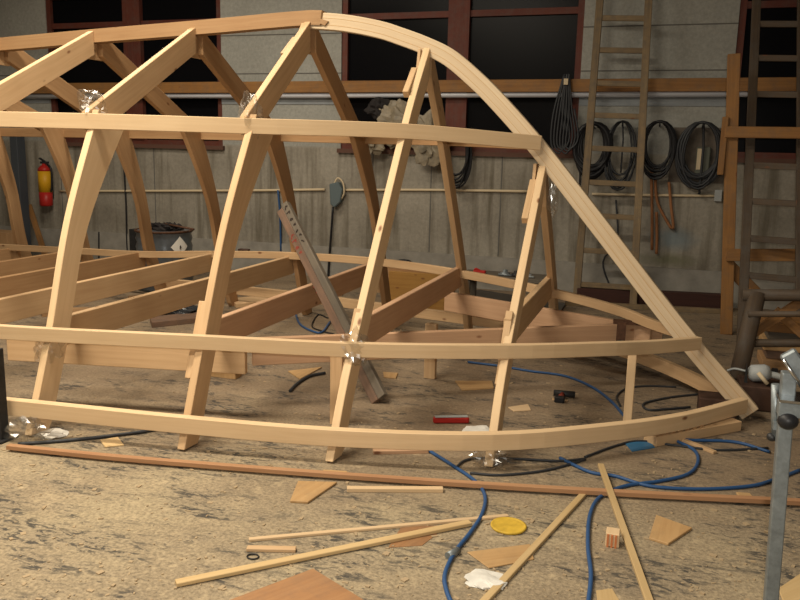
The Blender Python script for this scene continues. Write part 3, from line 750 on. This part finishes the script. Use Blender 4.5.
# low sawhorse shelf near the wall with tools on it
yq = 8.0; zq = at(500, 275, yq).z
t = thing('low_bench', 'low plank bench against the wall holding small tools', 'bench', (at(500, 279, yq).x, yq, 0))
xa, xb = at(462, 279, yq).x, at(548, 279, yq).x
MB().box((xa, yq-.15, zq-.04), (xb, yq+.25, zq)).build('bench_top', 'old_grey', t, bevel=.004)
for x in (xa+.05, xb-.12):
    for y in (yq-.12, yq+.17): MB().box((x, y, 0), (x+.06, y+.05, zq-.04)).build('leg', 'old_grey', t)
c = V((at(479, 276, yq).x, yq, zq))
o = MB().box((c.x-.06, yq-.03, zq), (c.x+.07, yq+.03, zq+.035)).prism([(c.x-.06, yq-.025, zq+.035), (c.x+.02, yq-.025, zq+.035), (c.x-.04, yq-.025, zq+.06)], (0, .05, 0)).build('red_plane', 'red', bevel=.008); tag(o, 'small red hand tool lying on the low bench', 'tool')
for k, (u, mat, sz, lab) in enumerate(((505, 'steel', .05, 'grey metal fitting on the low bench beside the red tool'), (516, 'dark_steel', .045, 'dark metal lump in the middle of the low bench clutter'), (527, 'grey_plastic', .05, 'pale grey fitting at the right end of the low bench'))):
    x = at(u, 276, yq).x
    o = MB().lathe((x, yq, zq), [(sz, 0), (sz, sz*.6), (sz*.5, sz*.7), (sz*.5, sz*1.2)], 12).tube([V((x-.06, yq-.05, zq+.013)), V((x+.08, yq-.06, zq+.013))], .012, 6).build('metal_fitting', mat); tag(o, lab, 'fitting', 'metal fittings on the low bench')
# cap on far stringer, brown block on far stringer
p = at(405, 256.5, YC+1.30)
fy = YC+1.25
def far_sheer(u):                                          # a point resting on the top edge of the far sheer stringer
    best = None
    for k in range(200):
        y = YC+1.0+.8*k/199; q = at(u, 256, y)
        xs_ = q.x
        for i in range(7):
            if FR[i][0] <= xs_ <= FR[i+1][0]:
                f_ = (xs_-FR[i][0])/(FR[i+1][0]-FR[i][0]); hb_ = FR[i][4]*(1-f_)+FR[i+1][4]*f_; z_ = FR[i][5]*(1-f_)+FR[i+1][5]*f_
                e = abs(YC+hb_-ST/2-y)
                if best is None or e < best[0]: best = (e, V((xs_, y, z_+.044)))
    return best[1]
p = far_sheer(404)
o = MB().blob(p+V((0, 0, .018)), (.075, .05, .035), .15, 2, 3, 16, 10, p.z).build('black_cap', 'black', smooth=True); tag(o, 'black rounded cap lying on the far stringer by the fourth frame', 'cap')
p = far_sheer(244)
o = MB().box((p.x-.055, p.y-.025, p.z), (p.x+.055, p.y+.03, p.z+.03)).build('brown_block', 'brown_box', bevel=.004); tag(o, 'small dark brown block sitting on the far stringer near the third frame', 'block')

# ---------------------------------------------------------------- bow corner clutter
p = fl(700, 428); q = fl(760, 420)
t = thing('timber_block', 'dark brown timber block under the bow end of the stem', 'block', fl(745, 430))
c = fl(752, 432)
MB().box((c.x-.04, c.y+.44, 0), (c.x+.24, c.y+.72, .16)).build('block_body', 'brown_box', t, bevel=.008)
o = MB().box((at(699, 400, 5.13).x, 5.12, 0), (at(738, 400, 5.13).x, 5.30, .125)).build('dark_block', 'brown_box', bevel=.008); tag(o, 'dark brown square block on the floor inside the bow under the stem', 'block')
# notched wedge board under the rail
a, b = fl(656, 447), fl(741, 431)
t = thing('notched_board', 'notched pine board on the floor below the bow rail', 'board', (a+b)/2)
dd = (b-a); nn = V((-dd.y, dd.x, 0)).normalized()
poly = [a, b, b+nn*.20]
npz = 8
poly = [a+V((0, 0, .0)), b, b+nn*.16, a+nn*.10]
MB().prism(poly, (0, 0, .06), dd).build('board_body', 'pine', t, bevel=.003)
nb = MB()
for k in range(6):
    c0 = a+dd*(.08+.085*k)+V((0, 0, .06)); nb.prism([c0+nn*.01, c0+dd*.045+nn*.01, c0+dd*.03+nn*.05], (0, 0, .012))
nb.build('saw_tooth', 'pine_far', t)
# grey jigsaw-like tool
c = fl(762, 402); c = V((c.x+.03, c.y+.25, .17))
c = V((fl(752, 432).x+.07, fl(752, 432).y+.54, .16))
t = thing('power_tool', 'pale grey power tool resting on the dark block near the bow', 'power tool', c)
MB().lathe(c+V((-.06, .02, .055)), [(.035, 0), (.055, .02), (.055, .10), (.04, .13)], 20, (1, 0, .15)).build('motor_body', 'grey_plastic', t)
MB().tube(crv([c+V((.05, .02, .07)), c+V((.11, 0, .06)), c+V((.17, -.01, .045))], 6), .026, 12, .018).build('handle', 'grey_plastic', t)
MB().tube([c+V((-.01, -.04, .08)), c+V((.05, -.06, .015))], .014, 8).build('guard', 'cream', t)
MB().box((c.x+.075, c.y, c.z+.075), (c.x+.11, c.y+.03, c.z+.105)).build('switch', 'black', t)
MB().prism([c+V((-.085, -.02, 0)), c+V((-.065, -.02, 0)), c+V((-.08, -.02, .13))], (0, .02, 0)).build('blade', 'dark_steel', t)
MB().tube(crv([c+V((-.07, .05, .06)), c+V((-.15, .08, .06)), c+V((-.22, .1, .01))], 6), .008, 6).build('lead', 'grey_plastic', t)

# steel machine stand close to the camera on the right
ys = 2.62
def S(u, v, y=ys): return at(u, v, y)
b0 = fl(768, 640); 
t = thing('steel_stand', 'galvanised steel upright with bracket and black knob at the right edge', 'stand', (S(775, 500).x, ys, 0))
s_ = (S(780, 500)-EYE).dot(_d)/FPX
top = S(789, 372); bot = S(774, 560); bot = bot+(bot-top)*((bot.z)/(top.z-bot.z)); 
MB().sweep([bot, top], (1, 0, 0), 13*s_, .045).build('column', 'steel', t, bevel=.003)
MB().box((bot.x-.11, ys-.12, 0), (bot.x+.12, ys+.12, .012)).build('foot_plate', 'steel', t)
p = S(795, 404)
MB().box((p.x-.055, ys-.075, p.z-.024), (p.x+.14, ys-.029, p.z+.022)).build('bracket', 'steel', t, bevel=.003)
MB().box((p.x-.055, ys-.085, p.z+.024), (p.x+.14, ys+.03, p.z+.032)).build('bracket_lip', 'chrome', t)
p = S(788, 421, ys-.07)
MB().blob(p, (.03, .026, .026), .02, 1, 1, 20, 12).build('knob', 'black', t, smooth=True)
MB().tube([p, p+V((.0, .05, .0))], .010, 8).build('knob_stem', 'chrome', t)
a, b = S(787, 352, ys-.02), S(806, 380, ys-.02)
MB().sweep([a, b], (0, 0, 1), .05, .03).build('lever_plate', 'steel', t, bevel=.006)
MB().tube([a+V((-.012, -.025, -.018)), b+V((-.012, -.025, -.018))], .006, 8).build('lever_rod', 'chrome', t)
p = S(775.5, 396, ys+.05)
MB().tube([S(775.5, 438, ys+.05), S(775.5, 384, ys+.05)], .013, 12).build('clamp_screw', 'steel', t)
MB().box((S(774, 430).x, ys+.02, S(774, 432).z), (S(786, 430).x, ys+.06, S(774, 432).z+.025)).build('clamp_arm', 'steel', t)
p = S(772, 437, ys+.05)
MB().blob(p, (.016, .016, .014), .05, 1, 2, 12, 8).build('screw_nut', 'dark_steel', t, smooth=True)
# dark stand at left edge
p = fl(4, 440)
t = thing('dark_stand', 'dark steel post standing at the left edge beside the boat rail', 'post', p)
MB().box((p.x-.035, p.y-.03, 0), (p.x+.012, p.y+.03, .51)).build('post', 'dark_steel', t, bevel=.003)
MB().box((p.x-.10, p.y-.06, 0), (p.x+.04, p.y+.06, .012)).build('foot_plate', 'dark_steel', t)

# ---------------------------------------------------------------- timber and scraps on the floor
def stick(name, lab, cat, pa, pb, w, t_, mat, z=0, group=None, extra=None):
    a, b = fl(*pa), fl(*pb); a.z = b.z = z+t_/2
    if extra: a.z += extra[0]; b.z += extra[1]
    d_ = (b-a); wd = V((-d_.y, d_.x, 0))
    o_ = MB().sweep([a, b], wd, w, t_).build(name, mat, bevel=.002); return tag(o_, lab, cat, group)
gs = 'loose sticks on the floor'
P_ = [fl(u, v, .024) for u, v in ((8, 446.5), (100, 456), (200, 464.5), (350, 476), (500, 486), (650, 494.5), (800, 502), (830, 503.5))]
o = MB().sweep(crv(P_, 4), (0, 0, 1), .024, .034).build('floor_batten', 'batten', bevel=.002); tag(o, 'long reddish batten lying across the floor in front of the boat', 'batten')
stick('packing_block', 'small offcut propping the middle of the long reddish batten', 'offcut', (322, 474), (346, 475.5), .07, .010, 'ply')
stick('packing_block', 'small offcut propping the right part of the long reddish batten', 'offcut', (738, 497), (752, 498), .07, .011, 'ply')
stick('loose_batten', 'long yellow batten lying at an angle at the bottom of the picture', 'batten', (176, 586), (470, 525), .036, .016, 'stick', 0.003, gs)
stick('thin_strip', 'thin pale strip just above the long yellow batten', 'strip', (249, 541), (508, 517), .022, .012, 'pine_pale', 0, gs)
stick('short_offcut', 'short pale offcut between the thin strip and the yellow batten', 'offcut', (247, 550), (296, 551), .032, .014, 'pine', 0, gs)
stick('loose_strip', 'pale strip running to the bottom edge right of the white paper', 'strip', (585, 494), (480, 608), .030, .016, 'stick', 0, gs)
stick('loose_strip', 'thin strip beside the blue hose running down to the right', 'strip', (600, 474), (652, 612), .030, .016, 'stick', 0.042, gs, (0, -.04))
stick('pale_offcut', 'pale wood offcut lying under the long batten at centre', 'offcut', (347, 491), (443, 491.5), .034, .02, 'pine_pale', 0, gs)
stick('pale_offcut', 'orange wood strip on the floor under the rail at centre', 'offcut', (373, 453), (428, 452), .05, .02, 'pine_pink', 0, gs)
stick('pale_offcut', 'narrow stick on the floor below the bow rail by the hose', 'offcut', (680, 440), (715, 454), .03, .016, 'pine', 0, gs)
def slab(name, lab, cat, px_, th, mat, z=0, group=None):
    P_ = [fl(u, v, z) for u, v in px_]
    o_ = MB().prism(P_, (0, 0, th)).build(name, mat, bevel=.002); return tag(o_, lab, cat, group)
gp = 'plywood scraps on the floor'
slab('plywood_scrap', 'brown plywood corner at the bottom edge below the yellow batten', 'plywood', ((226, 604), (313, 571), (376, 610), (300, 640)), .012, 'ply_brown', 0, gp)
slab('plywood_scrap', 'brown plywood scrap under the right end of the yellow batten', 'plywood', ((388, 548), (402, 526), (448, 526), (422, 546)), .0025, 'ply_brown', 0, gp)
slab('plywood_scrap', 'tan plywood wedge left of the pale offcut in front of the boat', 'plywood', ((290, 503), (298, 483), (337, 484), (308, 504)), .012, 'ply', 0, gp)
slab('plywood_scrap', 'tan five-sided plywood scrap lying right of the thin strip', 'plywood', ((649, 540), (656, 517), (692, 530), (668, 546)), .012, 'ply', 0, gp)
slab('cardboard_piece', 'tan cardboard piece lying above the white paper', 'cardboard', ((467, 553), (530, 545), (534, 560), (489, 569)), .006, 'ply', 0, gp)
slab('plywood_scrap', 'thin plywood scrap on the floor inside the third frame', 'plywood', ((288, 372), (322, 368), (300, 380)), .010, 'ply', 0, gp)
slab('plywood_scrap', 'pale offcut lying under the foot of the fourth frame', 'plywood', ((455, 382), (492, 382), (494, 389), (462, 391)), .010, 'ply', 0, gp)
slab('plywood_scrap', 'small pale scrap lying beside the rail inside the bow', 'plywood', ((508, 408), (528, 405), (531, 411), (514, 412)), .008, 'pine_pale', 0, gp)
slab('plywood_scrap', 'small tan scrap on the floor behind the third frame foot', 'plywood', ((268, 350), (292, 347), (300, 352), (278, 356)), .008, 'ply', 0, gp)
slab('plywood_scrap', 'yellowish offcut on the floor just right of the leaning board foot', 'plywood', ((383, 373), (398, 374), (396, 379), (384, 378)), .01, 'ply', 0, gp)
slab('plywood_scrap', 'pale scrap at the bottom edge right of the thin strip', 'plywood', ((596, 592), (612, 590), (622, 606), (598, 608)), .008, 'stick', 0, gp)
slab('plywood_scrap', 'pale scrap on the floor below the boat rail at far left', 'plywood', ((100, 441), (118, 438), (124, 446), (105, 448)), .008, 'stick', 0, gp)
slab('plywood_scrap', 'yellow panel lying at the bottom right corner behind the steel upright', 'plywood', ((778, 590), (800, 575), (830, 600), (790, 620)), .008, 'stick', 0, gp)
slab('blue_scrap', 'bright blue plastic piece below the bow rail', 'plastic', ((624, 443), (650, 442), (655, 448), (632, 452)), .006, 'blue_plastic')
for (px_, lab) in ((((466, 577), (505, 574), (508, 583), (486, 588), (470, 585)), 'crumpled white paper lying beside the pale strip'), (((463, 430), (490, 427), (494, 436), (468, 437)), 'whitish plastic scrap behind the boat rail by the fifth frame'), (((38, 434), (62, 430), (66, 436), (42, 440)), 'white scrap of foam under the rail at far left')):
    P_ = [fl(u, v, .001) for u, v in px_]; cN = sum(P_, V((0, 0, 0)))/len(P_)
    mb = MB(); mb.blob(cN+V((0, 0, .006)), (max(abs(p.x-cN.x) for p in P_), max(abs(p.y-cN.y) for p in P_)*.85, .013), .22, 2.0, 60+len(lab), 20, 8, .002)
    tag(mb.build('paper_scrap', 'paper'), lab, 'paper', 'white scraps on the floor')
# yellow lid
p = fl(508.5, 527)
o = MB().lathe((p.x, p.y, 0), [(.075, 0), (.078, .004), (.078, .010), (.07, .012), (.066, .008)], 32).build('round_lid', 'lid'); tag(o, 'round mustard yellow lid lying on the sawdust', 'lid')
# finger-jointed block near the strip
p = fl(612, 546); t = thing('jointed_block', 'small ridged offcut block with orange end beside the thin strip', 'block', p)
MB().box((p.x-.028, p.y-.012, 0), (p.x+.028, p.y+.05, .06)).build('block_body', 'pine_pale', t, bevel=.003)
rg = MB()
for k in range(3): rg.box((p.x-.022+.016*k, p.y-.018, 0), (p.x-.014+.016*k, p.y-.012, .056))
rg.build('ridge', 'core', t)
# red level
a, b = fl(433, 423), fl(469, 423); t = thing('red_level', 'red spirit level lying on the floor behind the rail', 'level', (a+b)/2)
MB().sweep([a+V((0, 0, .02)), b+V((0, 0, .02))], (0, 0, 1), .038, .035).build('level_body', 'red', t, bevel=.008)
MB().sweep([a+V((.01, 0, .041)), b+V((-.01, 0, .041))], (0, 1, 0), .03, .004).build('top_edge', 'grey_plastic', t)
# drill-like clamp lying on the floor
p = fl(560, 400); t = thing('cordless_drill', 'small dark drill lying on the sawdust inside the bow', 'drill', p)
MB().tube([p+V((-.05, .05, .03)), p+V((.09, .06, .03))], .022, 12).build('drill_body', 'dark_steel', t)
MB().tube([p+V((.01, .045, .028)), p+V((0, -.03, .022))], .018, 10).build('handle', 'mark_red', t)
MB().box((p.x-.03, p.y-.075, 0), (p.x+.035, p.y-.025, .04)).build('battery', 'black', t, bevel=.006)
MB().box((p.x-.05, p.y-.018, 0), (p.x+.05, p.y-.0, .008)).build('wood_rest', 'pine', t)
# hoses
def hose(lab, pts, mat, r, name='air_hose', cat='hose', z=None):
    P_ = [fl(u, v, r) for u, v in pts]
    return tag(MB().tube(crv(P_, 8), r, 8).build(name, mat), lab, cat)
h = hose('blue air hose winding from under the rail to the bottom edge at centre', ((428, 450), (452, 465), (475, 481), (485, 496), (482, 514), (470, 533), (455, 552), (445, 574), (447, 592), (456, 612)), 'blue', .0092)
p = fl(452.5, 556)
MB().tube([p+V((-.012, -.03, .012)), p+V((.015, .03, .012))], .016, 10).build('hose_coupling', 'steel', h)
hose('blue air hose looping across the floor on the right of the picture', ((560, 458), (590, 472), (615, 476), (650, 486), (700, 489), (750, 486), (776, 479), (800, 470)), 'blue', .0092)
hose('blue air hose curling under the bow and down to the bottom edge', ((675, 440), (694, 450), (698, 462), (688, 474), (660, 481), (625, 486), (600, 497), (590, 515), (588, 545), (591, 575), (588, 606)), 'blue', .0092)
hose('blue air hose arcing along the floor behind the boat rail', ((468, 362), (500, 366), (530, 371), (565, 376), (592, 387), (612, 402), (628, 420), (650, 437), (690, 440), (735, 442), (770, 452)), 'blue', .0092)
hose('blue cable loop on the floor behind the leaning board', ((295, 312), (300, 324), (312, 331), (322, 332), (330, 322)), 'blue', .010, 'air_line', 'hose')
hose('dark cable on the floor below the boat rail at far left', ((18, 444), (60, 441), (100, 437), (140, 432), (170, 427)), 'cable_grey', .010, 'floor_cable', 'cable')
hose('dark cable curling below the rail around the fifth frame foot', ((456, 468), (464, 461), (480, 458), (520, 459), (560, 461), (585, 459), (560, 467), (535, 472), (500, 475), (470, 473)), 'cable_grey', .007, 'floor_cable', 'cable')
hose('black cable looping on the floor inside the bow', ((700, 394), (672, 397), (648, 402), (643, 406), (650, 410), (668, 409), (690, 407)), 'cable_grey', .008, 'floor_cable', 'cable')
hose('short black cable running from the bow post across the floor', ((676, 387), (650, 386), (628, 388), (617, 396), (620, 406)), 'cable_grey', .007, 'floor_cable', 'cable')
hose('thin dark cable trailing along the floor below the bow rail', ((585, 457), (615, 446), (640, 441), (680, 446), (720, 450), (768, 448)), 'cable_grey', .007, 'floor_cable', 'cable')
hose('dark grey cable stub on the floor inside the third frame', ((290, 391), (298, 383), (310, 376), (325, 373)), 'cable_grey', .011, 'floor_cable', 'cable')
hose('thin black cable loop near the back of the frame', ((328, 318), (318, 315), (312, 326), (322, 331), (334, 334)), 'black', .007, 'floor_cable', 'cable')
o = MB().tube(crv([fl(253+6*math.cos(k*.9), 556.5+2.5*math.sin(k*.9), .004) for k in range(8)], 5), .003, 6).build('wire_ring', 'black'); tag(o, 'small black wire ring beside the short pale offcut', 'wire')
# planks lying inside the boat
gi = 'planks lying inside the boat frame'
for (px_, mat, th, lab) in ((((128, 300), (232, 285), (236, 289), (150, 303)), 'pine_far', .04, 'plank on the floor inside the frame, left of the third frame leg'),
                            (((40, 312), (110, 311), (112, 315), (42, 317)), 'pine_far', .04, 'plank on the floor behind the second frame leg'),
                            (((230, 302), (340, 291), (342, 296), (236, 308)), 'pine', .04, 'plank lying on the floor behind the leaning board'),
                            (((150, 322), (205, 316), (207, 322), (152, 328)), 'old_board', .05, 'dark old plank on the floor left of the third frame')):
    slab('floor_plank', lab, 'plank', px_, th, mat, 0, gi)
c = fl(170, 318)
o = MB().blob(c+V((0, .12, .05)), (.20, .14, .09), .2, 2, 31, 26, 14, .002).build('dark_plastic_bag', plain('glossy_black_film', (.03, .034, .04), .22, 0, 5, .3, .5)); tag(o, 'dark glossy plastic bag on the floor behind the old plank', 'bag')
# left back corner: pale board box and brown batten on the wall
p = at(8, 250, 8.2)
o = MB().box((p.x-.3, 8.1, 0), (at(14, 250, 8.2).x, 8.4, at(8, 232, 8.2).z)).build('board_box', 'pine_far', bevel=.004); tag(o, 'pale wooden box at the far left behind the boat', 'box')
a, b = fl(40, 262), at(20, 205, WY-.1)
a = V((at(39, 250, WY-.5).x, WY-.5, .0))
o = MB().sweep([a+V((.12, 0, .02)), b+V((.16, 0, 0))], (1, 0, 0), .075, .03).build('leaning_lath', 'old_orange', bevel=.003); tag(o, 'orange lath leaning on the wall below the fire extinguisher', 'lath')
o = MB().box((at(19, 200, 8.9).x, 8.8, 0), (at(26, 200, 8.9).x, 8.95, at(20, 120, 8.9).z)).build('dark_column', plain('dark_blue_steel', (.05, .058, .07), .5), bevel=.004); tag(o, 'dark blue-grey steel column beside the fire extinguisher', 'column')

# wood chips and shavings, nobody could count them
mb = MB(); rnd = random.Random(11)
for k in range(1100):
    u, v = rnd.uniform(-20, 820), 300+330*rnd.random()**.75
    p = fl(u, v)
    if p.y > 8.3: continue
    s_ = rnd.choice((.003, .004, .006, .010))*rnd.uniform(.7, 1.4); a_ = rnd.uniform(0, 6.28); w = s_*rnd.uniform(.3, .8)
    ux, uy = V((math.cos(a_), math.sin(a_), 0))*s_, V((-math.sin(a_), math.cos(a_), 0))*w
    mb.prism([p-ux-uy, p+ux-uy, p+ux+uy, p-ux+uy], (0, 0, rnd.uniform(.002, .006)))
o = mb.build('wood_chips', 'chips'); tag(o, 'small wood chips scattered over the workshop floor', 'wood chips'); o['kind'] = 'stuff'
# crumpled clear plastic on the floor at the left
p = fl(30, 438)
o = MB().blob(p+V((0, -.03, .05)), (.13, .07, .06), .45, 3, 77, 24, 14, .003).build('plastic_bag', 'film'); tag(o, 'crumpled clear plastic lying on the floor under the rail at far left', 'plastic bag')

# ---------------------------------------------------------------- light
def area(n, loc, rot, size, e, col, sy=None):
    l = bpy.data.lights.new(n, 'AREA'); l.energy = e; l.color = col; l.size = size
    if sy: l.shape = 'RECTANGLE'; l.size_y = sy
    o_ = bpy.data.objects.new(n, l); C.objects.link(o_); o_.location = loc; o_.rotation_euler = rot; return o_
WARM = (1, .885, .71)
area('ceiling_lamp', (-3.4, 3.0, 4.5), (0, 0, 0), 2.4, 250, WARM, .5)
area('ceiling_lamp', (-2.8, .2, 4.5), (0, 0, 0), 2.4, 215, WARM, .5)
area('ceiling_lamp', (-4.8, 6.2, 4.5), (0, 0, 0), 2.4, 120, WARM, .5)
area('camera_flash', (.06, -.02, H+.09), (math.radians(79), 0, math.radians(17)), .06, 48, (1, .94, .84), .03)
w = bpy.data.worlds.new('world'); SC.world = w; w.use_nodes = True
w.node_tree.nodes['Background'].inputs[0].default_value = (.004, .005, .008, 1)
SC.view_settings.view_transform = 'Standard'; SC.view_settings.look = 'None'; SC.view_settings.gamma = 1
SC.view_settings.exposure = 0.0
